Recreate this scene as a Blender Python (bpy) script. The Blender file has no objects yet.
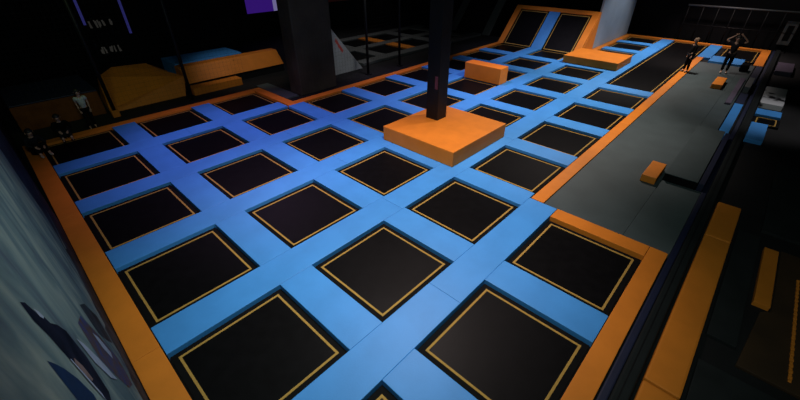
import bpy, bmesh, math, random
from mathutils import Vector, Matrix
random.seed(4)
S = 2.4                      # one trampoline pitch in metres
C = bpy.context.scene.collection
SC = bpy.context.scene
FL = -0.06                   # hall floor height (m); trampoline beds lie at z = 0
PT = 0.06                    # top of the pads
ORD = ['first','second','third','fourth','fifth','sixth','seventh','eighth','ninth','tenth','eleventh','twelfth']

# ------------------------------------------------------------------ materials
def mat(name, col, rough=0.5, var=0.0, scale=6.0, bump=0.0, bscale=200.0, spec=0.5, col2=None, metal=0.0):
    m = bpy.data.materials.new(name); m.use_nodes = True
    nt = m.node_tree; b = nt.nodes['Principled BSDF']
    b.inputs['Base Color'].default_value = (*col, 1); b.inputs['Roughness'].default_value = rough
    b.inputs['Specular IOR Level'].default_value = spec; b.inputs['Metallic'].default_value = metal
    tc = nt.nodes.new('ShaderNodeTexCoord')
    if var > 0 or col2:
        n = nt.nodes.new('ShaderNodeTexNoise'); n.inputs['Scale'].default_value = scale; n.inputs['Detail'].default_value = 5
        r = nt.nodes.new('ShaderNodeValToRGB')
        c2 = col2 if col2 else tuple(c*(1-var) for c in col)
        r.color_ramp.elements[0].position = .35; r.color_ramp.elements[1].position = .65
        r.color_ramp.elements[0].color = (*c2, 1); r.color_ramp.elements[1].color = (*col, 1)
        nt.links.new(tc.outputs['Object'], n.inputs['Vector']); nt.links.new(n.outputs['Fac'], r.inputs['Fac'])
        nt.links.new(r.outputs['Color'], b.inputs['Base Color'])
    if bump > 0:
        n2 = nt.nodes.new('ShaderNodeTexNoise'); n2.inputs['Scale'].default_value = bscale
        bp = nt.nodes.new('ShaderNodeBump'); bp.inputs['Strength'].default_value = bump; bp.inputs['Distance'].default_value = .01
        nt.links.new(tc.outputs['Object'], n2.inputs['Vector']); nt.links.new(n2.outputs['Fac'], bp.inputs['Height'])
        nt.links.new(bp.outputs['Normal'], b.inputs['Normal'])
    return m
def emit(name, col, st):
    m = bpy.data.materials.new(name); m.use_nodes = True
    b = m.node_tree.nodes['Principled BSDF']; b.inputs['Base Color'].default_value = (0, 0, 0, 1)
    b.inputs['Emission Color'].default_value = (*col, 1); b.inputs['Emission Strength'].default_value = st
    return m
M = dict(
 blue=mat('blue_vinyl', (.050, .250, .64), .52, .10, 2.0, .10, 40, spec=.28),
 navy=mat('navy_vinyl', (.004, .008, .034), .6, .2, 3.0, .1, 60),
 orange=mat('orange_vinyl', (.60, .182, .018), .6, .12, 2.5, .12, 40, spec=.25),
 gold=mat('gold_webbing', (.37, .222, .055), .8, .15, 20, spec=.1),
 bed=mat('black_bed_mesh', (.0034, .0034, .004), .45, .3, 5, .08, 400, spec=.07),
 cover=mat('black_spring_cover', (.004, .004, .0045), .8, .2, 8, spec=.08),
 lane=mat('grey_rubber_mat', (.052, .070, .074), .6, .16, 1.6, .15, 120, spec=.3),
 rail=mat('black_rail_vinyl', (.011, .014, .015), .6, .2, 3, spec=.15),
 floor=mat('black_floor', (.010, .010, .011), .8, .3, 1.2, .1, 50, spec=.2),
 wall=mat('black_wall', (.008, .008, .009), .9, .3, .8, spec=.1),
 steel=mat('black_steel', (.006, .006, .007), .5, .2, 4, spec=.2),
 column=mat('dark_column', (.055, .042, .034), .8, .35, 1.2, spec=.2),
 greypad=mat('grey_vinyl', (.10, .105, .11), .5, .15, 2),
 board=mat('pale_board', (.25, .29, .36), .6, .12, 1.2),
 white=mat('white_board', (.30, .31, .33), .6, .12, 2.0),
 red=mat('red_print', (.45, .06, .05), .6, .1, 6),
 rust=mat('rust_vinyl', (.17, .055, .012), .7, .35, 2.0, spec=.1),
 brown=mat('brown_mat', (.045, .020, .006), .7, .35, 2.0),
 darkmat=mat('charcoal_mat', (.016, .018, .019), .7, .25, 2.5, spec=.15),
 purple=mat('mauve_vinyl', (.085, .07, .105), .7, .2, 4, spec=.2),
 sticker=mat('faded_sticker', (.12, .03, .06), .6, .5, 9),
 net=mat('net_cord', (.006, .006, .006), .8),
 skin=mat('skin', (.45, .26, .18), .5, .1, 20),
 black_cloth=mat('black_cloth', (.006, .006, .007), .95, .3, 12, spec=.05),
 dark_cloth=mat('charcoal_cloth', (.016, .016, .020), .95, .3, 12, spec=.05),
 white_cloth=mat('pale_cloth', (.42, .45, .46), .9, .1, 12),
 hair_dark=mat('dark_hair', (.012, .009, .007), .6, .3, 30),
 hair_light=mat('fair_hair', (.12, .085, .06), .7, .3, 30, spec=.1),
 eye=mat('eye_dark', (.01, .01, .01), .2),
 led=emit('led_blue', (.12, .12, .7), .12),
 screen=emit('purple_screen', (.09, .02, .45), .30),
 screen_edge=emit('lilac_screen_edge', (.40, .36, .75), .35),
 letter=emit('pale_lettering', (.9, .85, .75), .018),  # dim glow put into the strokes, as for a backlit sign
)
def mural_mats():
    m = bpy.data.materials.new('mural_paint'); m.use_nodes = True; nt = m.node_tree; b = nt.nodes['Principled BSDF']
    b.inputs['Roughness'].default_value = .95; b.inputs['Specular IOR Level'].default_value = .03
    tc = nt.nodes.new('ShaderNodeTexCoord'); mp = nt.nodes.new('ShaderNodeMapping')
    mp.inputs['Scale'].default_value = (1, 2.2, .9); mp.inputs['Rotation'].default_value = (.7, 0, 0)
    n = nt.nodes.new('ShaderNodeTexNoise'); n.inputs['Scale'].default_value = 1.3; n.inputs['Detail'].default_value = 8; n.inputs['Distortion'].default_value = .8
    r = nt.nodes.new('ShaderNodeValToRGB'); e = r.color_ramp.elements
    e[0].position = .28; e[0].color = (.085, .09, .125, 1); e[1].position = .75; e[1].color = (.31, .29, .27, 1)
    k = e.new(.45); k.color = (.135, .155, .175, 1); k = e.new(.58); k.color = (.21, .215, .22, 1)
    nt.links.new(tc.outputs['Object'], mp.inputs['Vector']); nt.links.new(mp.outputs['Vector'], n.inputs['Vector'])
    nt.links.new(n.outputs['Fac'], r.inputs['Fac']); nt.links.new(r.outputs['Color'], b.inputs['Base Color'])
    return m
M['mural'] = mural_mats()
M['mural_dark'] = mat('mural_dark_paint', (.006, .006, .014), .9, .0, 5, col2=(.016, .014, .03), spec=.03)
M['mural_navy'] = mat('mural_navy_paint', (.012, .025, .075), .6, .3, 5, spec=.03)
M['mural_pink'] = mat('mural_pink_paint', (.30, .15, .14), .6, .3, 9, spec=.03)
M['mural_violet'] = mat('mural_violet_paint', (.045, .05, .16), .6, .0, 9, col2=(.12, .055, .02), spec=.03)
M['mural_pale'] = mat('mural_pale_paint', (.40, .36, .48), .9, .2, 8, spec=.03)
M['mural_base'] = mat('mural_base_paint', (.012, .014, .022), .6, .0, 3.5, col2=(.04, .045, .06), spec=.03)
def blot():
    m = bpy.data.materials.new('blotched_print'); m.use_nodes = True; nt = m.node_tree; b = nt.nodes['Principled BSDF']
    tc = nt.nodes.new('ShaderNodeTexCoord'); n = nt.nodes.new('ShaderNodeTexNoise'); n.inputs['Scale'].default_value = 2.4; n.inputs['Detail'].default_value = 3
    r = nt.nodes.new('ShaderNodeValToRGB'); r.color_ramp.elements[0].position = .40; r.color_ramp.elements[0].color = (.012, .012, .014, 1)
    r.color_ramp.elements[1].position = .47; r.color_ramp.elements[1].color = (.42, .43, .45, 1)
    nt.links.new(tc.outputs['Object'], n.inputs['Vector']); nt.links.new(n.outputs['Fac'], r.inputs['Fac']); nt.links.new(r.outputs['Color'], b.inputs['Base Color'])
    return m
M['blot'] = blot()

# ------------------------------------------------------------------ helpers
def link(name, me, parent=None):
    o = bpy.data.objects.new(name, me); C.objects.link(o)
    if parent is not None: o.parent = parent
    return o
def tag(o, label, cat, group=None, kind=None):
    if label: o['label'] = label
    if cat: o['category'] = cat
    if group: o['group'] = group
    if kind: o['kind'] = kind
    return o
def bm_obj(name, bm, m, parent=None, smooth=False):
    bmesh.ops.recalc_face_normals(bm, faces=bm.faces[:])
    me = bpy.data.meshes.new(name); bm.to_mesh(me); bm.free()
    for x in (m if isinstance(m, (list, tuple)) else [m]): me.materials.append(x)
    if smooth:
        for p in me.polygons: p.use_smooth = True
    return link(name, me, parent)
def add_box(bm, x0, x1, y0, y1, z0, z1, bev=0.0, seg=2):
    v = [bm.verts.new(p) for p in ((x0,y0,z0),(x1,y0,z0),(x1,y1,z0),(x0,y1,z0),(x0,y0,z1),(x1,y0,z1),(x1,y1,z1),(x0,y1,z1))]
    f = [bm.faces.new([v[i] for i in q]) for q in ((3,2,1,0),(4,5,6,7),(0,1,5,4),(1,2,6,5),(2,3,7,6),(3,0,4,7))]
    if bev:
        es = list({e for q in f for e in q.edges})
        bmesh.ops.bevel(bm, geom=es, offset=bev, segments=seg, profile=.6, affect='EDGES')
def add_prism(bm, pts, ext, bev=0.0):
    """pts: loop of 3D points, ext: extrusion vector"""
    a = [bm.verts.new(p) for p in pts]; b = [bm.verts.new(Vector(p)+Vector(ext)) for p in pts]
    n = len(pts); fs = [bm.faces.new(a[::-1]), bm.faces.new(b)]
    for i in range(n): fs.append(bm.faces.new((a[i], a[(i+1)%n], b[(i+1)%n], b[i])))
    if bev:
        bmesh.ops.bevel(bm, geom=list({e for q in fs for e in q.edges}), offset=bev, segments=2, profile=.6, affect='EDGES')
def add_tube(bm, p0, p1, r, n=10):
    p0, p1 = Vector(p0), Vector(p1); d = (p1-p0).normalized()
    a = d.orthogonal().normalized(); b = d.cross(a)
    rings = []
    for p in (p0, p1):
        rings.append([bm.verts.new(p + r*(math.cos(2*math.pi*i/n)*a + math.sin(2*math.pi*i/n)*b)) for i in range(n)])
    for i in range(n): bm.faces.new((rings[0][i], rings[0][(i+1)%n], rings[1][(i+1)%n], rings[1][i]))
    bm.faces.new(rings[0][::-1]); bm.faces.new(rings[1])
def ubox(name, u0, u1, v0, v1, z0, z1, m, bev=.02, parent=None):
    """a box given in pitch units (u, v) and metres (z); its origin is at its base centre"""
    cx, cy = (u0+u1)/2*S, (v0+v1)/2*S; hx, hy = abs(u1-u0)/2*S, abs(v1-v0)/2*S
    bm = bmesh.new(); add_box(bm, -hx, hx, -hy, hy, 0, z1-z0, bev)
    o = bm_obj(name, bm, m, parent); o.location = (cx, cy, z0); return o
def struct(name, u0, u1, v0, v1, z0, z1, m):
    o = ubox(name, u0, u1, v0, v1, z0, z1, m, 0); o['kind'] = 'structure'; return o
def empty(name, x, y, z, label, cat, group=None):
    o = bpy.data.objects.new(name, None); C.objects.link(o); o.location = (x, y, z); o.empty_display_size = .2
    return tag(o, label, cat, group)

# ------------------------------------------------------------------ the setting
struct('floor', -.62, 12.1, -3.1, 9.6, FL-.2, FL, M['floor'])
struct('wall_left', -.72, -.56, -3.1, 9.6, FL, 7.2, M['wall'])
struct('wall_far', 11.95, 12.1, -3.1, 9.6, FL, 7.2, M['wall'])
struct('wall_back', -.56, 11.95, 9.45, 9.6, FL, 7.2, M['wall'])
struct('wall_right', -.56, 11.95, -3.1, -2.95, FL, 7.2, M['wall'])
struct('ceiling', -.72, 12.1, -3.1, 9.6, 7.2, 7.35, M['wall'])

# ------------------------------------------------------------------ mural panel on the left wall
def build_mural():
    bm = bmesh.new()
    X0, X1 = -.555*S, -.523*S
    add_box(bm, X0, X1, -1.2*S, 3.4*S, FL+.002, 5.6)
    def patch(pts, mi, lift):
        x = X1 + lift
        v = [bm.verts.new((x, y*S, z*S)) for y, z in pts]
        f = bm.faces.new(v); f.material_index = mi
    # dark beaked shape with a pale slit, and the shapes round it
    patch([(.375,1.385),(.405,1.36),(.43,1.30),(.455,1.285),(.47,1.24),(.52,1.19),(.56,1.13),(.56,1.02),(.50,.92),(.41,.95),(.405,1.05),(.395,1.13),(.385,1.21),(.38,1.28),(.365,1.34)], 1, .002)
    patch([(.245,1.335),(.27,1.30),(.30,1.25),(.33,1.18),(.345,1.10),(.27,1.02),(.22,1.06),(.215,1.2)], 2, .002)
    patch([(.40,1.16),(.425,1.155),(.445,1.10),(.44,1.05),(.415,1.07)], 3, .004)
    patch([(.425,1.325),(.445,1.30),(.455,1.275),(.44,1.28),(.425,1.30)], 6, .004)
    patch([(.385,1.19),(.393,1.185),(.405,1.10),(.41,1.02),(.40,1.0),(.39,1.08)], 6, .005)
    patch([(.60,1.06),(.64,1.0),(.70,.86),(.74,.70),(.66,.80),(.60,.95)], 6, .005)
    patch([(.93,.78),(.99,.70),(1.03,.56),(.97,.58),(.92,.70)], 6, .004)
    patch([(.80,.95),(.95,.86),(1.05,.66),(1.12,.42),(1.0,.36),(.86,.50),(.78,.68),(.72,.84)], 4, .002)
    patch([(1.12,.78),(1.28,.66),(1.42,.46),(1.30,.36),(1.18,.50),(1.08,.64)], 5, .002)
    # the dark lower band with a ragged upper edge, widening away from the camera
    top = []
    rr = random.Random(8)
    y = .75
    while y < 3.38:
        top.append((y, .18 + .10*y + rr.uniform(-.05, .05))); y += .11
    top.append((3.39, .60))
    patch([(.75, FL/S+.003)] + top + [(3.39, FL/S+.003)], 5, .0012)
    # far end covered by a darker patch with a ragged edge
    e = [(2.25,2.33)] + [(2.25 + rr.uniform(-.10,.10), 2.1-.16*i) for i in range(1,11)] + [(2.1,.42)]
    patch(e + [(3.39,.5),(3.39,2.33)], 5, .0016)
    me_m = [M['mural'], M['mural_dark'], M['mural_navy'], M['mural_pink'], M['mural_violet'], M['mural_base'], M['mural_pale']]
    o = bm_obj('mural_panel', bm, me_m)
    return tag(o, 'grey-blue painted mural panel with dark beak-like shapes on the left wall', 'mural')
build_mural()

# ------------------------------------------------------------------ trampolines
def ring(bm, hx, hy, w, z0, z1):
    o = [(-hx,-hy),(hx,-hy),(hx,hy),(-hx,hy)]; i = [(-hx+w,-hy+w),(hx-w,-hy+w),(hx-w,hy-w),(-hx+w,hy-w)]
    vs = [[bm.verts.new((x,y,z)) for x,y in q] for z in (z0,z1) for q in (o,i)]
    for k in range(4):
        j = (k+1)%4
        bm.faces.new((vs[2][k],vs[2][j],vs[3][j],vs[3][k])); bm.faces.new((vs[0][j],vs[0][k],vs[1][k],vs[1][j]))
        bm.faces.new((vs[0][k],vs[0][j],vs[2][j],vs[2][k])); bm.faces.new((vs[1][j],vs[1][k],vs[3][k],vs[3][j]))
def tramp_meshes(hu, hv):
    gx, gy = hu*S, hv*S
    out = []
    bm = bmesh.new(); ring(bm, gx+.098, gy+.098, .14, FL+.001, -.006); out.append(('spring_cover', bm, M['cover']))
    bm = bmesh.new()
    n = 12                                   # bed sags a little towards its middle
    g = [[bm.verts.new((gx*1.012*(2*i/n-1), gy*1.012*(2*j/n-1), -.004-.012*(1-(2*i/n-1)**2)*(1-(2*j/n-1)**2))) for j in range(n+1)] for i in range(n+1)]
    for i in range(n):
        for j in range(n): bm.faces.new((g[i][j],g[i+1][j],g[i+1][j+1],g[i][j+1]))
    out.append(('jump_bed', bm, M['bed']))
    bm = bmesh.new(); ring(bm, gx+.014, gy+.014, .034, -.005, .002); out.append(('gold_outline', bm, M['gold']))
    return out
def make_tramp(u, v, hu, hv, label, group=None):
    r = empty('trampoline', u*S, v*S, FL, label, 'trampoline', group)
    for nm, bm, m in tramp_meshes(hu, hv):
        o = bm_obj(nm, bm, m, r, smooth=(nm == 'jump_bed')); o.location = (0, 0, -FL)
    return r
def copy_tree(o, label):
    c = o.copy(); C.objects.link(c); c['label'] = label
    for ch in list(o.children):
        k = ch.copy(); C.objects.link(k); k.parent = c
    return c
cells = [(r,0) for r in (0,1,2)] + [(r,1) for r in range(7)] + [(r,2) for r in range(12) if r not in (3,8)] + \
        [(r,c) for c in (3,4) for r in range(9)] + [(r,5) for r in (0,1,2)]
proto = None
for r, c in cells:
    lab = f'black square trampoline with gold outline, {ORD[r]} row from mural wall, {ORD[c]} column from right rail'
    if proto is None:
        proto = make_tramp(r, c, .318, .318, lab, 'square trampolines of the main court')
    else:
        t = copy_tree(proto, lab); t.location = (r*S, c*S, FL)
make_tramp(9.04, 1.0, 2.34, .318, 'long black runway trampoline bed beside the grey lane, behind the square beds')
make_tramp(10.75, .0, .60, .27, 'black trampoline bed in the far right corner past the grey lane')

# ------------------------------------------------------------------ pads
def pad(name, u0, u1, v0, v1, m, label, cat='pad', group=None, top=PT, base=FL, bev=.009):
    o = ubox(name, u0, u1, v0, v1, base, top, m, bev)
    return tag(o, label, cat, group)
HW = .131                                                 # half width of a blue pad
GAP = .0006
def strip(v, u0, u1, name_txt, n):
    k = (u1-u0)/n
    for i in range(n):
        pad('blue_strip_pad', u0+i*k+GAP, u0+(i+1)*k-GAP, v-HW, v+HW, M['blue'],
            f'long blue strip {name_txt}, {ORD[i]} length from mural', 'pad', 'long blue strip pads')
strip(.5, -.365, 2.53, 'between first and second columns from right rail', 2)
strip(1.5, -.365, 11.44, 'between second and third columns from right rail', 6)
strip(2.5, -.365, 8.36, 'between third and fourth columns from right rail', 4)
strip(3.5, -.365, 8.36, 'between fourth and fifth columns from right rail', 4)
strip(4.5, -.365, 2.36, 'between fifth and sixth columns from right rail', 2)
cross = [(0,0),(1,0)] + [(r,1) for r in range(7)] + [(r,2) for r in range(11) if r not in ()] + [(r,c) for c in (3,4) for r in range(8)] + [(0,5),(1,5)]
for r, c in cross:
    v0, v1 = c-.5+HW+GAP, c+.5-HW-GAP
    if c == 0: v0 = -.366
    if c == 1 and r >= 3: v0 = .625
    if c == 4 and r >= 2: v1 = 4.368
    if c == 5: v1 = 5.366
    if c == 2 and r > 7: v1 = 2.378
    pad('blue_cross_pad', r+.5-HW, r+.5+HW, v0, v1, M['blue'],
        f'blue cross pad between {ORD[r]} and {ORD[r+1]} rows from mural wall, {ORD[c]} column from right rail', 'pad', 'short blue cross pads')
# orange edge pads
def edge(n, u0, u1, v0, v1, along, label):
    a0, a1 = (u0, u1) if along == 'u' else (v0, v1); k = (a1-a0)/n
    for i in range(n):
        p, q = a0+i*k+GAP*.7, a0+(i+1)*k-GAP*.7
        t = label if n == 1 else label.replace('#', ORD[i])
        if along == 'u': pad('orange_edge_pad', p, q, v0, v1, M['orange'], t, 'pad', 'orange edge pads')
        else: pad('orange_edge_pad', u0, u1, p, q, M['orange'], t, 'pad', 'orange edge pads')
edge(3, -.518, -.37, -.50, 5.36, 'v', 'orange edge pad along the mural foot, # length from bottom of photo')
edge(1, -.366, 2.535, -.492, -.37, 'u', 'orange edge pad beside the black rail along the nearest right column')
edge(1, 2.385, 2.535, -.368, .365, 'v', 'orange edge pad closing the nearest right column against the grey lane')
edge(3, 2.54, 9.88, .50, .62, 'u', 'orange edge pad between blue court and grey lane, # length from the camera')
edge(2, -.518, 2.385, 5.37, 5.50, 'u', 'orange edge pad along the far left side of the court, # length from mural wall')
edge(1, 2.39, 2.53, 4.37, 5.50, 'v', 'short orange edge pad at the step in the far left side')
edge(3, 2.535, 8.36, 4.372, 4.50, 'u', 'orange edge pad along the dark netting side, # length from the step')
edge(1, 8.62, 11.60, 2.385, 2.50, 'u', 'orange edge pad at the foot of the pale board')
edge(1, 11.46, 11.60, .63, 2.38, 'v', 'orange edge pad across the far end of the runway trampoline')
edge(1, 11.46, 11.60, -.47, .62, 'v', 'orange edge pad across the far right corner below the guard rail')
edge(1, 9.78, 11.45, -.47, -.32, 'u', 'orange edge pad on the right side of the far corner bed')
pad('blue_strip_pad', 9.90, 11.45, .39, .62, M['blue'], 'blue pad between runway trampoline and far right corner bed', 'pad')
pad('blue_cross_pad', 9.50, 10.07, -.165, .37, M['blue'], 'blue pad across the far end of the grey lane', 'pad', top=.12)

# ------------------------------------------------------------------ grey lane
pad('lane_mat', 2.545, 9.48, -.1685, .495, M['lane'], 'long grey rubber lane mat beside the orange edge pads', 'mat', top=.035, bev=.003)
pad('lane_mat', 2.545, 3.735, -.50, -.17, M['lane'], 'grey rubber mat by the rail in front of the raised mat', 'mat', top=.034, bev=.003)
t = empty('raised_mat', 4.53*S, -.3*S, FL, 'thick raised grey mat with black sides at the right of the lane', 'mat')
bm = bmesh.new(); add_box(bm, -.785*S, .80*S, -.145*S, .128*S, .001, .28, .01); bm_obj('black_sides', bm, M['cover'], t)
bm = bmesh.new(); add_box(bm, -.80*S, .80*S, -.145*S, .13*S, .281, .30, .008); bm_obj('grey_top', bm, M['lane'], t)
pad('lane_mat', 5.36, 9.76, -.36, -.17, M['lane'], 'grey rubber mat along the lane behind the raised mat', 'mat', top=.033)
def step_block(u0, u1, v0, v1, z0, z1, label):
    o = ubox('orange_block', u0, u1, v0, v1, z0, z1, M['orange'], .02); return tag(o, label, 'foam block')
step_block(3.57, 3.96, -.14, -.01, .036, .215, 'small orange foam block on the grey lane beside the raised mat')
step_block(7.55, 8.10, -.11, .03, .036, .215, 'small orange foam block on the lane in front of the person')

# ------------------------------------------------------------------ orange foam blocks on the court
t = empty('pole_block', 3.03*S, 2.005*S, PT, 'big square orange foam block wrapped round the black pole', 'foam block')
bm = bmesh.new(); add_box(bm, -.53*S, .52*S, -.51*S, .51*S, 0.001, .42, .02); bm_obj('foam_body', bm, M['orange'], t)
o = ubox('orange_block', 5.31, 5.55, 2.62, 3.33, PT+.001, .70, M['orange'], .025)
tag(o, 'upright orange foam block between fifth and sixth rows of the court', 'foam block')
o = ubox('orange_block', 7.52, 8.37, 1.48, 2.50, PT+.001, .40, M['orange'], .025)
tag(o, 'wide low orange foam block in front of the angled trampoline wall', 'foam block')
# pole
PU, PV, PH = 3.14, 2.235, .088
t = empty('pole', PU*S, PV*S, .4825, 'tall black square pole rising from the orange foam block', 'pole')
bm = bmesh.new(); add_box(bm, -PH*S, PH*S, -PH*S, PH*S, 0.001, 6.71, .012); sh_ = bm_obj('shaft', bm, M['steel'], t)
bm = bmesh.new(); add_box(bm, -PH*S-.004, -PH*S-.001, -.17, -.07, .90, 1.25); k = bm_obj('sticker', bm, M['sticker'], sh_); k['label'] = 'faded reddish sticker'

# ------------------------------------------------------------------ angled trampoline wall
def lean(name, u0, v0, v1, L, ang, beams, left, right, top, mats, label):
    r = empty(name, u0*S, 0, FL, label, 'trampoline wall')
    ca, sa = math.cos(ang), math.sin(ang)
    R = Matrix.Rotation(-ang, 4, 'Y')                    # local x climbs the slope
    def slab(nm, a0, a1, b0, b1, t0, t1, m, bev=.02):
        bm = bmesh.new(); add_box(bm, a0*S, a1*S, b0*S, b1*S, t0, t1, bev)
        bmesh.ops.transform(bm, matrix=R, verts=bm.verts[:])
        o = bm_obj(nm, bm, m, r); o.location = (0, 0, -FL); return o
    bm = bmesh.new()                                      # the dark frame behind: a wedge down to the floor
    a = Vector((.06*S, v0*S, FL+.001)); b = Vector((L*S*ca, v0*S, FL+.001)); c = Vector((L*S*ca, v0*S, L*S*sa-.08)); d = Vector((.06*S, v0*S, -.02))
    add_prism(bm, [a, b, c, d], (0, (v1-v0)*S, 0)); o = bm_obj('back_frame', bm, M['wall'], r); o.location = (0, 0, -FL)
    bm = bmesh.new(); add_prism(bm, [(.02*S, v0*S, FL+.001), (L*S*ca+.02, v0*S, FL+.001), (L*S*ca+.02, v0*S, L*S*sa+.02), (.02*S, v0*S, .0)], (0, -.03, 0), .006)
    o = bm_obj('orange_side_panel', bm, mats[0], r); o.location = (0, 0, -FL)
    slab('orange_side_pad', 0, L, v1-left, v1, -.02, .06, mats[0])
    slab('orange_side_pad', 0, L, v0, v0+right, -.02, .06, mats[0])
    slab('orange_top_pad', L-top, L, v0+right, v1-left, -.02, .06, mats[0])
    edges = [v0+right] + sum([[b-HW, b+HW] for b in beams], []) + [v1-left]
    for b in beams: slab('blue_beam', -.02, L-top, b-HW, b+HW, -.02, .06, mats[1])
    for i in range(0, len(edges), 2):
        e0, e1 = edges[i], edges[i+1]
        jb = slab('jump_bed', .0, L-top, e0, e1, -.04, .0, M['bed'], 0)
        bm = bmesh.new(); hx, hy = (L-top)/2*S-.05, (e1-e0)/2*S-.08
        ring(bm, hx, hy, .04, 0, .006)
        bmesh.ops.translate(bm, verts=bm.verts[:], vec=((L-top)/2*S, (e0+e1)/2*S, .001)); bmesh.ops.transform(bm, matrix=R, verts=bm.verts[:])
        o = bm_obj('gold_outline', bm, mats[2], jb)
    return r
lean('angled_trampoline_wall', 8.40, 2.52, 4.50, 1.06, math.radians(46), [3.5], .14, .14, .10, (M['orange'], M['blue'], M['gold']),
     'angled trampoline wall with orange frame and blue centre beam at the far end')
o = ubox('pale_board', 9.17, 11.62, 2.515, 2.555, FL+.001, 3.3, M['board'], .008)
tag(o, 'tall pale grey-blue board standing beside the angled trampoline wall', 'board')

# ------------------------------------------------------------------ right rail and beyond
def rail():
    r = empty('barrier_rail', 4.0*S, -.58*S, FL, 'long black padded barrier rail down the right side of the lane', 'rail')
    bm = bmesh.new(); add_box(bm, -4.3*S, 7.7*S, -.045*S, .033*S, .001, .16, .03, 3); bm_obj('black_cushion', bm, M['rail'], r)
    bm = bmesh.new(); add_box(bm, -4.3*S, 7.7*S, .035*S, .078*S, .001, .10, .02, 2); bm_obj('navy_skirt', bm, M['navy'], r)
    bm = bmesh.new(); add_box(bm, -4.3*S, 7.7*S, -.008, .008, .1605, .164, 0); bm_obj('seam', bm, M['steel'], r)
    return r
rail()
PAD = 'pad'
GR = 'orange pads beyond the rail'
for a, b, w in ((-.45, 1.325, 'first, by the bottom edge of the photo'), (1.335, 2.99, 'second and longest in view'), (3.0, 3.63, 'third and shortest')):
    pad('orange_edge_pad', a, b, -.815, -.645, M['orange'], f'orange pad right of the black rail, {w}', PAD, GR, top=.07, bev=.03)
pad('orange_edge_pad', 2.42, 3.15, -1.10, -1.015, M['orange'], 'narrow orange pad on dark floor near the right edge of the photo', PAD, top=.03)
pad('charcoal_mat', 1.93, 3.3, -.985, -.84, M['darkmat'], 'charcoal floor mat right of the longest orange pad', 'mat', top=.0)
pad('charcoal_mat', -.3, 1.70, -2.0, -.84, M['darkmat'], 'charcoal floor mat in the bottom right corner of the photo', 'mat', top=.0)
pad('charcoal_mat', 3.42, 5.0, -2.0, -.98, M['darkmat'], 'charcoal floor mat behind the narrow orange pad', 'mat', top=.0)
bm = bmesh.new()
add_prism(bm, [(1.80*S,-1.0*S,FL+.001),(1.80*S,-1.9*S,FL+.001),(3.2*S,-1.9*S,FL+.001),(3.2*S,-1.115*S,FL+.001),(2.40*S,-1.115*S,FL+.001),(2.36*S,-1.06*S,FL+.001)], (0,0,.05), .008)
tag(bm_obj('brown_mat', bm, M['brown']), 'dark brown mat at the right edge of the photo beside the narrow orange pad', 'mat')
def strap():
    bm = bmesh.new(); y = -1.222*S; z = FL+.052
    for i in range(42):
        x = 1.86*S + i*.058
        w = .018 + .004*(i % 2)
        add_box(bm, x, x+.055, y-w, y+w, z, z+.022+.004*(i % 2), .006, 1)
    return tag(bm_obj('braided_strap', bm, M['orange']), 'thin orange braided strap lying on the dark brown mat', 'strap')
strap()
# raised pads along the rail
pad('blue_rail_pad', 5.37, 6.85, -.475, -.375, M['blue'], 'narrow blue pad on the lane side of the black rail', PAD, top=.10)
pad('navy_pad', 6.88, 9.75, -.475, -.375, M['navy'], 'dark navy pad along the rail behind the narrow blue pad', PAD, top=.06)
pad('navy_pad', 3.76, 5.34, -.500, -.452, M['navy'], 'dark navy pad between the raised grey mat and the rail', PAD, top=.20)
pad('blue_court_pad', 5.50, 6.20, -.81, -.64, M['blue'], 'broad blue pad just beyond the black rail', PAD, 'blue pads beyond the rail')
pad('blue_court_pad', 6.60, 6.88, -.91, -.64, M['blue'], 'blue cross pad beyond the rail beside the blotched pad', PAD, 'blue pads beyond the rail')
make_tramp(6.40, -.78, .14, .10, 'small black bed with gold outline between blue pads beyond the rail')
pad('blotched_pad', 7.1, 8.15, -.90, -.64, M['blot'], 'white pad printed with black blotches beyond the rail', PAD, top=.12)
pad('mauve_pad', 9.45, 10.3, -.90, -.66, M['purple'], 'mauve pad beyond the rail behind the blotched pad', PAD, top=.12)
# things along the lane edge
pad('grey_bolster', 7.55, 8.25, -.455, -.38, M['greypad'], 'pale grey bolster by the rail behind the narrow blue pad', 'bolster', top=.30, base=.061)
pad('mauve_pad', 6.80, 8.5, -.335, -.265, M['purple'], 'low mauve pad on the lane left of the grey bolster', PAD, top=.10, base=.034)
bm = bmesh.new(); add_box(bm, -.28, .28, -.16, .16, 0, .30, .09, 3)
o = bm_obj('sports_bag', bm, M['black_cloth']); o.location = (9.2*S, -.23*S, .035); tag(o, 'black sports bag left on the lane by the far rail', 'bag')
# framed panel on the far right, guard rail on the far wall
t = empty('framed_panel', 11.9*S, -.595*S, .28, 'grey framed panel with dark centre on the far wall at right', 'panel')
bm = bmesh.new(); bmesh.ops.create_cube(bm, size=1); bmesh.ops.scale(bm, vec=(.05,.50,1.14), verts=bm.verts[:]); bmesh.ops.translate(bm, vec=(0,0,.57), verts=bm.verts[:])
bm_obj('frame', bm, M['greypad'], t)
bm = bmesh.new(); add_box(bm, -.032, -.0255, -.13, .13, .2, .94, 0); k = bm_obj('dark_insert', bm, M['wall'], t)
def guard():
    r = empty('guard_rail', 11.75*S, .4*S, FL, 'dark guard rail with pale top bar across the far wall', 'rail')
    bm = bmesh.new(); add_tube(bm, (0,-1.15*S,1.93),(0,1.0*S,1.93), .045); bm_obj('top_bar', bm, M['greypad'], r, True)
    for i in range(8):
        y = (-1.1 + i*.296)*S
        bm = bmesh.new(); add_tube(bm, (0,y,.001),(0,y,1.884), .025, 8); bm_obj('post', bm, M['steel'], r, True)
    bm = bmesh.new(); add_tube(bm, (0,-1.15*S,.95),(0,1.0*S,.95), .02, 8); bm_obj('middle_bar', bm, M['steel'], r, True)
guard()

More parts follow.
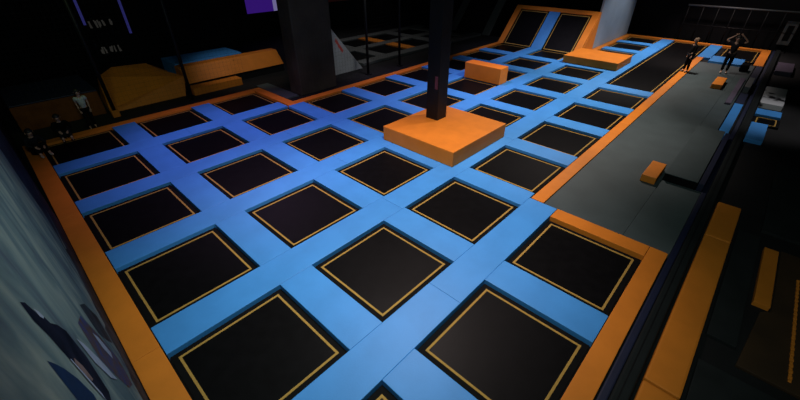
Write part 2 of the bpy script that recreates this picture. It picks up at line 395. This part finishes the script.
# ------------------------------------------------------------------ left background
t = empty('padded_wall', .02*S, 6.35*S, FL, 'low brown padded wall behind the far left corner of the court', 'pad')
bm = bmesh.new(); add_box(bm, -.47*S, .47*S, -.2*S, .2*S, .001, .78, .03); bm_obj('brown_front', bm, M['rust'], t)
bm = bmesh.new(); add_box(bm, -.47*S, .47*S, -.2*S, .9*S, .785, .83, .015); k = bm_obj('navy_top', bm, M['navy'], t); k['label'] = 'navy mat on top'
bm = bmesh.new(); add_box(bm, -.47*S, .47*S, .21*S, .9*S, .001, .784, 0); bm_obj('base_box', bm, M['wall'], t)
def ramp():
    bm = bmesh.new(); f = FL+.001
    u = lambda a, b, z: (a*S, b*S, z)
    P = [u(.53,6.12,f), u(1.58,6.12,f), u(1.68,6.22,.60), u(.53,6.12,.06), u(.60,6.95,f), u(1.66,6.95,f), u(1.48,6.6,.76), u(1.38,6.95,.92), u(.90,6.95,.98), u(.64,6.72,.84), u(1.66,6.95,.5)]
    v = [bm.verts.new(p) for p in P]
    for q in ((0,1,2,3),(3,2,6,7,8,9),(1,5,10,6,2),(6,10,7),(0,3,9,4),(9,8,4),(4,8,7,10,5),(0,4,5,1)):
        bm.faces.new([v[i] for i in q])
    return tag(bm_obj('foam_ramp', bm, M['orange']), 'wide dull orange foam ramp behind the far left side of the court', 'ramp')
ramp()
t = empty('platform', 2.6*S, 6.55*S, FL, 'raised orange padded platform with blue mat on top at far left', 'platform')
bm = bmesh.new(); add_box(bm, -.88*S, .9*S, -.28*S, .75*S, .001, .30, 0); bm_obj('dark_base', bm, M['wall'], t)
bm = bmesh.new(); add_prism(bm, [(-.9*S,-.3*S,.31),(-.9*S,-.1*S,.86),(-.9*S,.1*S,.86),(-.9*S,.1*S,.31)], (1.8*S,0,0), .03); bm_obj('orange_front_pad', bm, M['orange'], t)
bm = bmesh.new(); add_box(bm, -.88*S, .3*S, .11*S, .75*S, .31, .90, .02); k = bm_obj('blue_mat', bm, M['blue'], t)
pad('orange_step', 1.68, 2.50, 6.0, 6.2, M['orange'], 'low orange step in front of the raised platform', 'step', top=.22)
def post(u, v, h, label, foot=None):
    r = empty('net_post', u*S, v*S, FL, label, 'post', 'net posts')
    bm = bmesh.new(); add_tube(bm, (0,0,.001), (0,0,h), .055, 12); bm_obj('tube', bm, M['steel'], r, True)
    bm = bmesh.new(); add_box(bm, -.11, .11, -.11, .11, .001, .05 if not foot else .22, .015); bm_obj('foot', bm, foot or M['steel'], r)
post(1.56, 5.80, 5.0, 'black net post between the foam ramp and the raised platform')
post(.55, 5.92, 5.0, 'black net post with orange foot left of the foam ramp', M['orange'])
post(4.40, 4.85, 5.0, 'black net post right of the white triangular board')
post(5.25, 4.85, 5.0, 'black net post in front of the back court, left of black pole')
def net(u0, u1, v, h, label):
    bm = bmesh.new(); st = .14; w = .0011
    x0, x1 = u0*S, u1*S; y = v*S
    n = int((x1-x0)/st)
    for i in range(n+1):
        x = x0+i*(x1-x0)/n; add_box(bm, x-w, x+w, y-w, y+w, FL+.001, h)
    for j in range(int(h/st)):
        z = PT+.012+j*st; add_box(bm, x0, x1, y-w*.9, y+w*.9, z-w, z+w)
    o = bm_obj('safety_net', bm, M['net']); tag(o, label, 'net')
net(2.62, 8.35, 4.60, 4.4, 'black safety net hung along the far left edge behind the blue court')
net(-.40, 2.36, 5.56, 4.4, 'black safety net hung behind the far left corner in front of the ramp')
# dark column and triangular board
o = ubox('column', 2.84, 3.55, 4.72, 5.04, FL+.001, 7.1, M['column'], .04); tag(o, 'massive dark column behind the step in the orange edge', 'column')
o = ubox('grey_floor_mat', 2.58, 2.80, 4.75, 5.7, FL+.001, .0, M['lane'], .01); tag(o, 'narrow grey floor mat left of the dark column', 'mat')
t = empty('triangular_board', 3.92*S, 5.25*S, FL, 'pale triangular side board with red marking behind the net', 'board')
bm = bmesh.new(); add_prism(bm, [(0,0,.01),(.70*S,0,.01),(.02*S,0,.80*S)], (0,.06,0)); bm_obj('panel', bm, M['white'], t)
bm = bmesh.new()
for (a, b, w) in ((.08,.58,.05),(.13,.50,.05),(.18,.43,.05)):       # slanted red strokes, unreadable in the photo
    add_prism(bm, [(a*S,-.004,b*S),((a+.05)*S,-.004,(b-.06)*S),((a+.075)*S,-.004,(b-.02)*S),((a+.02)*S,-.004,(b+.06)*S)], (0,.003,0))
bm_obj('red_marking', bm, M['red'], t)
# back court behind the net; pad grey puts dim light on blue into the colour
BG = 'grey pads of the back court'
for k, vv in enumerate((5.5, 6.5, 7.5)):
    pad('grey_court_pad', 4.75, 9.0, vv-.13, vv+.13, M['greypad'], f'long grey pad of the back court, {ORD[k]} behind the net', PAD, BG)
for i, uu in enumerate((5.5, 7.5, 8.5)):
    for k in range(2):
        vv = 6.0+k
        pad('grey_court_pad', uu-.13, uu+.13, vv-.367, vv+.367, M['greypad'], f'short grey pad across the back court, {ORD[i]} from left, {ORD[k]} bay behind the net', PAD, BG)
for k in range(2):
    pad('orange_court_pad', 6.37, 6.63, 5.633+k, 6.367+k, M['orange'], f'dull orange pad across the back court, {ORD[k]} bay behind the net', PAD, 'orange pads of the back court')
for i, (a, b) in enumerate(((4.8,5.36),(5.64,6.36),(6.64,7.36),(7.64,8.36))):
    for k in range(2):
        o = ubox('dark_bed', a, b, 5.64+k, 6.36+k, FL+.001, .0, M['bed'], .01)
        tag(o, f'unlit black bed in the back court, {ORD[i]} from left, {ORD[k]} bay behind the net', 'trampoline', 'back court beds')
r = empty('back_angled_wall', 9.1*S, 0, FL, 'unlit angled wall of the back court with two slanted grey beams', 'trampoline wall')
ang = math.radians(50); Rm = Matrix.Rotation(-ang, 4, 'Y')
bm = bmesh.new(); add_prism(bm, [(.05*S,4.7*S,.001),(1.0*S,4.7*S,.001),(1.0*S,4.7*S,1.17*S)], (0,3.6*S,0)); bm_obj('dark_face', bm, M['bed'], r)
for vv in (5.30, 6.40):
    bm = bmesh.new(); add_box(bm, 0, 1.45*S, (vv-.11)*S, (vv+.11)*S, .002, .08, .02); bmesh.ops.transform(bm, matrix=Rm, verts=bm.verts[:])
    bm_obj('grey_beam', bm, M['greypad'], r)
# things on the back wall
def wall_thing(name, u0, u1, z0, z1, m, label, cat, group=None, t=.06):
    o = ubox(name, u0, u1, 9.40, 9.4499, z0, z1, m, .004); return tag(o, label, cat, group)
def led(u, z0, z1, label):
    o = ubox('wall_lamp', u-.022, u+.022, 9.42, 9.45, z0, z1, M['led'], .01)
    tag(o, label, 'light', 'blue light tubes on the back wall'); return o
led(1.20, 1.72, 5.0, 'dim blue vertical light tube on the back wall, left of the pale lettering')
led(1.91, 1.15, 5.0, 'dim blue vertical light tube on the back wall, right of the pale lettering')
def lettering(name, u0, z0, w, h, n, label, seed=1):
    """blurred marks whose characters cannot be read in the photo: a row of pale strokes on a dark board"""
    r = empty(name, (u0+w/2)*S, 9.42*S, z0, label, 'sign')
    bm = bmesh.new(); add_box(bm, -w*S*.58, w*S*.58, 0, .03, -.08, h+.08, .006); bm_obj('board', bm, M['wall'], r)
    rr = random.Random(seed); k = w*S/n
    for i in range(n):
        x = -w*S/2 + (i+.5)*k
        for a in range(2):
            dx = rr.uniform(-.28,.28)*k; q = rr.uniform(.12,.2)*k; hh = h*rr.uniform(.45,1)
            zz = rr.uniform(0, h-hh); sl = rr.uniform(-.3,.3)*k
            bm = bmesh.new(); add_prism(bm, [(x+dx-q,-.004,zz),(x+dx+q,-.004,zz),(x+dx+q+sl,-.004,zz+hh),(x+dx-q+sl,-.004,zz+hh)], (0,.003,0))
            bm_obj('letter_stroke', bm, M['letter'], r)
lettering('wall_sign', 1.25, 1.56, .40, .34, 5, 'dark sign with blurred pale lettering between the blue light tubes')
lettering('wall_sign', 1.25, .40, .40, .34, 5, 'dark sign with blurred pale lettering below the other sign, above the ramp', 23)
t = empty('mounted_screen', 4.98*S, 9.4277*S, 1.40, 'glowing purple screen high on the dark back wall', 'screen')
bm = bmesh.new(); add_box(bm, -.42*S, .32*S, 0, .0535, 0, 2.2, .01); bm_obj('purple_face', bm, M['screen'], t)
bm = bmesh.new(); add_box(bm, .325*S, .46*S, 0, .05, 0, 2.2, .01); bm_obj('pale_edge', bm, M['screen_edge'], t)
o = wall_thing('wall_sign', 6.9, 7.9, 1.55, 2.2, M['red'], 'dull red sign on the back wall above the triangular board', 'sign')

# ------------------------------------------------------------------ people
def skin_mesh(name, joints, links, m, parent, root=0, sub=1):
    bm = bmesh.new(); sl = bm.verts.layers.skin.verify()
    vs = []
    for i, (p, r) in enumerate(joints):
        v = bm.verts.new(p); v[sl].radius = (r, r); v[sl].use_root = (i == root); vs.append(v)
    for a, b in links: bm.edges.new((vs[a], vs[b]))
    me = bpy.data.meshes.new('tmp'); bm.to_mesh(me); bm.free()
    o = bpy.data.objects.new('tmp', me); C.objects.link(o)
    o.modifiers.new('s', 'SKIN'); s = o.modifiers.new('d', 'SUBSURF'); s.levels = sub; s.render_levels = sub
    dg = bpy.context.evaluated_depsgraph_get(); dg.update()
    out = bpy.data.meshes.new_from_object(o.evaluated_get(dg)); out.name = name
    bpy.data.objects.remove(o)
    out.materials.clear(); out.materials.append(m)
    for p in out.polygons: p.use_smooth = True; p.material_index = 0
    return link(name, out, parent)
def ball(name, c, r, m, parent, sc=(1,1,1), cut=None):
    bm = bmesh.new(); bmesh.ops.create_uvsphere(bm, u_segments=16, v_segments=12, radius=r)
    if cut is not None:
        bmesh.ops.delete(bm, geom=[v for v in bm.verts if v.co.z < cut*r and v.co.y < .35*r], context='VERTS')
    bmesh.ops.scale(bm, vec=sc, verts=bm.verts[:]); bmesh.ops.translate(bm, vec=c, verts=bm.verts[:])
    return bm_obj(name, bm, m, parent, True)
def person(u, v, z, rot, H, J, label, top, bottom, hair, shoe, group=None, long_sleeve=True):
    """J: joint positions in units of body height, facing -y"""
    r = empty('person', u*S, v*S, z, label, 'person', group); r.rotation_euler.z = rot
    P = {k: Vector(p)*H for k, p in J.items()}
    j, l = [], []
    def add(p, rad, par=None):
        j.append((tuple(p), rad*H)); i = len(j)-1
        if par is not None: l.append((par, i))
        return i
    pel = add(P['pelvis'], .062)
    wa = add(P['waist'], .058, pel); ch = add(P['chest'], .066, wa); nk = add(P['neck'], .030, ch)
    hd0 = add(P['neck'].lerp(P['head'], .5), .046, nk); hd = add(P['head'], .058, hd0); add(P['head']+(P['head']-P['neck'])*.55, .040, hd)
    fw = P.get('face', Vector((0,-1,0))).normalized() if 'face' in P else Vector((0,-1,0))
    add(P['head']+fw*.066*H-Vector((0,0,.008*H)), .010, hd)             # nose
    for s in ('l', 'r'):
        sh = add(P['sh'+s], .030, ch); el = add(P['el'+s], .022, sh); wr = add(P['wr'+s], .015, el)
        d = (P['wr'+s]-P['el'+s]).normalized(); pm = add(P['wr'+s]+d*.030*H, .016, wr)
        side = d.cross(Vector((0,1,0)));  side = side.normalized() if side.length > .1 else Vector((1,0,0))
        bend = side.cross(d).normalized()
        for q, ln in ((-1.5,.036),(-.5,.044),(.5,.046),(1.5,.040)):
            b = P['wr'+s]+d*.048*H+side*q*.010*H
            f1 = add(b, .0062, pm); f2 = add(b+d*ln*.5*H, .0056, f1); add(b+d*ln*.9*H+bend*.012*H, .005, f2)
        tb = P['wr'+s]+d*.018*H+side*.020*H
        t1 = add(tb, .0066, pm); add(tb+d*.022*H+side*.012*H, .0058, t1)
        hp = add(P['hp'+s], .050, pel); kn = add(P['kn'+s], .034, hp); an = add(P['an'+s], .022, kn); add(P['to'+s], .018, an)
    skin_mesh('body', j, l, M['skin'], r)
    # clothes
    a = [(P['pelvis']-Vector((0,0,.03*H)), .078), (P['waist'], .072), (P['chest'], .078), (P['neck']-Vector((0,0,.02*H)), .046)]; k = [(0,1),(1,2),(2,3)]
    for s in ('l', 'r'):
        n = len(a); a += [(P['sh'+s], .040), (P['el'+s] if long_sleeve else P['sh'+s].lerp(P['el'+s], .55), .032)]; k += [(2,n),(n,n+1)]
        if long_sleeve: a.append((P['wr'+s].lerp(P['el'+s], .1), .024)); k.append((n+1,n+2))
    skin_mesh('shirt', [(tuple(p), q*H) for p, q in a], k, top, r)
    a = [(P['pelvis']+Vector((0,0,.01*H)), .074)]; k = []
    for s in ('l', 'r'):
        n = len(a); a += [(P['hp'+s], .060), (P['kn'+s], .044), (P['an'+s].lerp(P['kn'+s], .12), .033)]; k += [(0,n),(n,n+1),(n+1,n+2)]
    skin_mesh('trousers', [(tuple(p), q*H) for p, q in a], k, bottom, r)
    for s in ('l', 'r'):
        skin_mesh('shoe', [(tuple(P['an'+s]+Vector((0,.01*H,-.012*H))), .026*H), (tuple(P['an'+s].lerp(P['to'+s], .6)+Vector((0,0,-.006*H))), .026*H), (tuple(P['to'+s]), .02*H)], [(0,1),(1,2)], shoe, r)
    ball('hair', P['head']+Vector((0,.009*H,.010*H)), .067*H, hair, r, (.92,1.0,1.0), -.05)
    for s in (-1, 1):
        ball('eye', P['head']+Vector((s*.024*H,-.054*H,.008*H)), .009*H, M['eye'], r)
        ball('ear', P['head']+Vector((s*.060*H,.004*H,0)), .014*H, M['skin'], r, (.5,.8,1.2))
    return r
def legs(J, stride=.03):
    J.update(dict(pelvis=(0,0,.53), hpl=(-.05,0,.50), hpr=(.05,0,.50), knl=(-.055,-stride,.28), knr=(.055,stride*.3,.28),
                  anl=(-.058,-stride*.6,.045), anr=(.058,stride*1.5,.045), tol=(-.062,-stride*.6-.085,.022), tor=(.062,stride*1.5-.085,.022),
                  waist=(0,.002,.62), chest=(0,0,.735), neck=(0,-.004,.845), head=(0,-.012,.925), shl=(-.105,0,.795), shr=(.105,0,.795)))
    return J
down = legs(dict(ell=(-.135,.02,.63), elr=(.135,.0,.63), wrl=(-.13,-.04,.49), wrr=(.14,-.06,.50)), .05)
up = legs(dict(ell=(-.235,-.02,.86), elr=(.235,-.02,.86), wrl=(-.085,.01,.985), wrr=(.085,.01,.985)), .02)
walk = legs(dict(down), .02); walk.update(ell=(-.115,.02,.64), elr=(.115,.0,.64), wrl=(-.10,-.03,.50), wrr=(.10,-.04,.50))
sit = dict(pelvis=(0,0,.075), hpl=(-.05,-.02,.075), hpr=(.05,-.02,.075), knl=(-.07,-.19,.24), knr=(.08,-.18,.23), anl=(-.065,-.27,.045), anr=(.075,-.28,.045),
           tol=(-.068,-.35,.022), tor=(.08,-.36,.022), waist=(0,.01,.16), chest=(0,-.03,.27), neck=(0,-.07,.375), head=(0,-.10,.45), shl=(-.105,-.04,.335), shr=(.105,-.04,.335),
           ell=(-.14,-.13,.24), elr=(.14,-.12,.23), wrl=(-.08,-.22,.20), wrr=(.08,-.21,.19))
cam_dir = lambda u, v: math.atan2(-.478-v, -.377-u) + math.pi/2     # rotation that faces the camera's corner
person(8.32, .545, PT+.004, cam_dir(8.3,.4)-1.0, 1.42, walk, 'person in black walking on the grey lane beside the orange edge', M['black_cloth'], M['black_cloth'], M['hair_light'], M['black_cloth'])
person(8.75, .02, .035, cam_dir(8.7,0), 1.55, up, 'person with both hands on head standing at the far right of the lane', M['dark_cloth'], M['black_cloth'], M['hair_dark'], M['white_cloth'], long_sleeve=False)
person(.22, 5.67, FL, cam_dir(0,5.6), 1.25, walk, 'person in pale shirt standing behind the far left corner', M['white_cloth'], M['black_cloth'], M['hair_dark'], M['black_cloth'], long_sleeve=False)
person(-.10, 5.40, PT+.03, cam_dir(-.1,5.3), 1.40, sit, 'person in dark clothes sitting on the far left edge pad, nearer the pale-shirted person', M['black_cloth'], M['dark_cloth'], M['hair_dark'], M['dark_cloth'], 'people sitting on the edge pad')
person(-.41, 5.08, PT+.03, cam_dir(-.3,5.2)+.3, 1.40, sit, 'person in dark clothes and pale shoes sitting against the mural end', M['dark_cloth'], M['black_cloth'], M['hair_dark'], M['white_cloth'], 'people sitting on the edge pad')

# ------------------------------------------------------------------ lights (ceiling lamps of the hall, plus added fills)
def area(name, u, v, z, size, power, col, target=None, spread=120):
    l = bpy.data.lights.new(name, 'AREA'); l.shape = 'DISK'; l.size = size; l.energy = power; l.color = col; l.spread = math.radians(spread)
    o = bpy.data.objects.new(name, l); C.objects.link(o); o.location = (u*S, v*S, z)
    d = Vector(target if target else (u*S, v*S, 0)) - o.location
    o.rotation_euler = d.to_track_quat('-Z', 'Y').to_euler(); return o
def spot(name, u, v, z, tu, tv, ang, power, col, blend=.8, rad=.25):
    l = bpy.data.lights.new(name, 'SPOT'); l.energy = power; l.color = col; l.spot_size = math.radians(ang); l.spot_blend = blend; l.shadow_soft_size = rad
    o = bpy.data.objects.new(name, l); C.objects.link(o); o.location = (u*S, v*S, z)
    o.rotation_euler = (Vector((tu*S, tv*S, 0)) - o.location).to_track_quat('-Z', 'Y').to_euler(); return o
WARM = (1.0, .80, .75)
spot('ceiling_lamp', 2.0, 1.4, 6.6, 1.7, 1.4, 86, 2150, WARM)
spot('ceiling_lamp', 5.0, 1.2, 6.6, 4.8, 1.5, 92, 2450, (1.0, .86, .78))
spot('ceiling_lamp', 8.0, 1.2, 6.6, 7.9, 1.5, 88, 2600, (1.0, .88, .80))
spot('ceiling_lamp', 10.6, .9, 6.6, 10.5, .7, 80, 1800, WARM)
spot('purple_lamp', 1.6, 3.9, 6.6, 1.5, 3.7, 85, 1150, (.86, .50, 1.0))
spot('purple_lamp', 4.6, 3.4, 6.6, 4.6, 3.3, 80, 1150, (.88, .58, 1.0))
spot('purple_lamp', 7.0, 3.5, 6.6, 7.9, 3.5, 70, 700, (.82, .74, 1.0))  # extra spot added to brighten the angled wall
spot('board_fill', 10.2, .5, 6.2, 10.2, 2.5, 60, 1000, (.95, 1.0, 1.0))  # added spot, lifts the face of the pale board
spot('mural_fill', .9, .9, 6.2, -.5, .9, 75, 330, (.66, 1.0, .95))  # added greenish fill for the mural and the edge pads at its foot
spot('left_lamp', 2.6, 5.3, 6.5, 2.8, 6.35, 44, 360, (1.0, .92, .85))
spot('ramp_fill', .3, 4.9, 6.5, .5, 6.5, 55, 85, (.70, 1.0, .4))  # added yellow-green fill, turns the ramp towards mustard
spot('side_lamp', 6.6, -.9, 6.5, 6.6, -.75, 44, 700, (1.0, .95, .95))
spot('back_fill', 6.0, 6.8, 6.5, 6.0, 6.8, 95, 300, (1.0, .95, .9))  # added dim spot so the back court shows
spot('board_fill', 4.3, 3.9, 6.5, 4.4, 5.2, 30, 420, (1.0, 1.0, 1.0))  # added narrow spot to brighten the triangular board
spot('rail_fill', 10.6, -.3, 6.0, 11.9, -.2, 80, 160, (1.0, .95, .9))  # added spot so the far wall and guard rail show
area('hall_fill', -.1, -.2, 6.9, 2.0, 215, (.78, 1.0, .90), (2.5*S, 2*S, 0), 140)  # unseen fill added to light the faces turned to the camera
w = bpy.data.worlds.new('world'); SC.world = w; w.use_nodes = True
w.node_tree.nodes['Background'].inputs['Color'].default_value = (.6, .7, 1, 1); w.node_tree.nodes['Background'].inputs['Strength'].default_value = .008

# ------------------------------------------------------------------ camera
cam = bpy.data.cameras.new('camera'); co = bpy.data.objects.new('camera', cam); C.objects.link(co); SC.camera = co
cam.sensor_width = 36; cam.lens = 36*374.466/800; cam.clip_start = .01; cam.clip_end = 200
yaw, pit, rol = .758505, .592004, -.004629
d = Vector((math.cos(pit)*math.cos(yaw), math.cos(pit)*math.sin(yaw), -math.sin(pit)))
rt = Vector((math.sin(yaw), -math.cos(yaw), 0)); up_ = rt.cross(d)
r2 = math.cos(rol)*rt + math.sin(rol)*up_; u2 = -math.sin(rol)*rt + math.cos(rol)*up_
mw = Matrix.Identity(4)
for i in range(3): mw[i][0], mw[i][1], mw[i][2] = r2[i], u2[i], -d[i]
mw[0][3], mw[1][3], mw[2][3] = -.377052*S, -.477749*S, 1.936692*S
co.matrix_world = mw
vs = SC.view_settings; vs.view_transform = 'Standard'; vs.look = 'None'; vs.gamma = 1; vs.use_curve_mapping = False; vs.exposure = 0.0
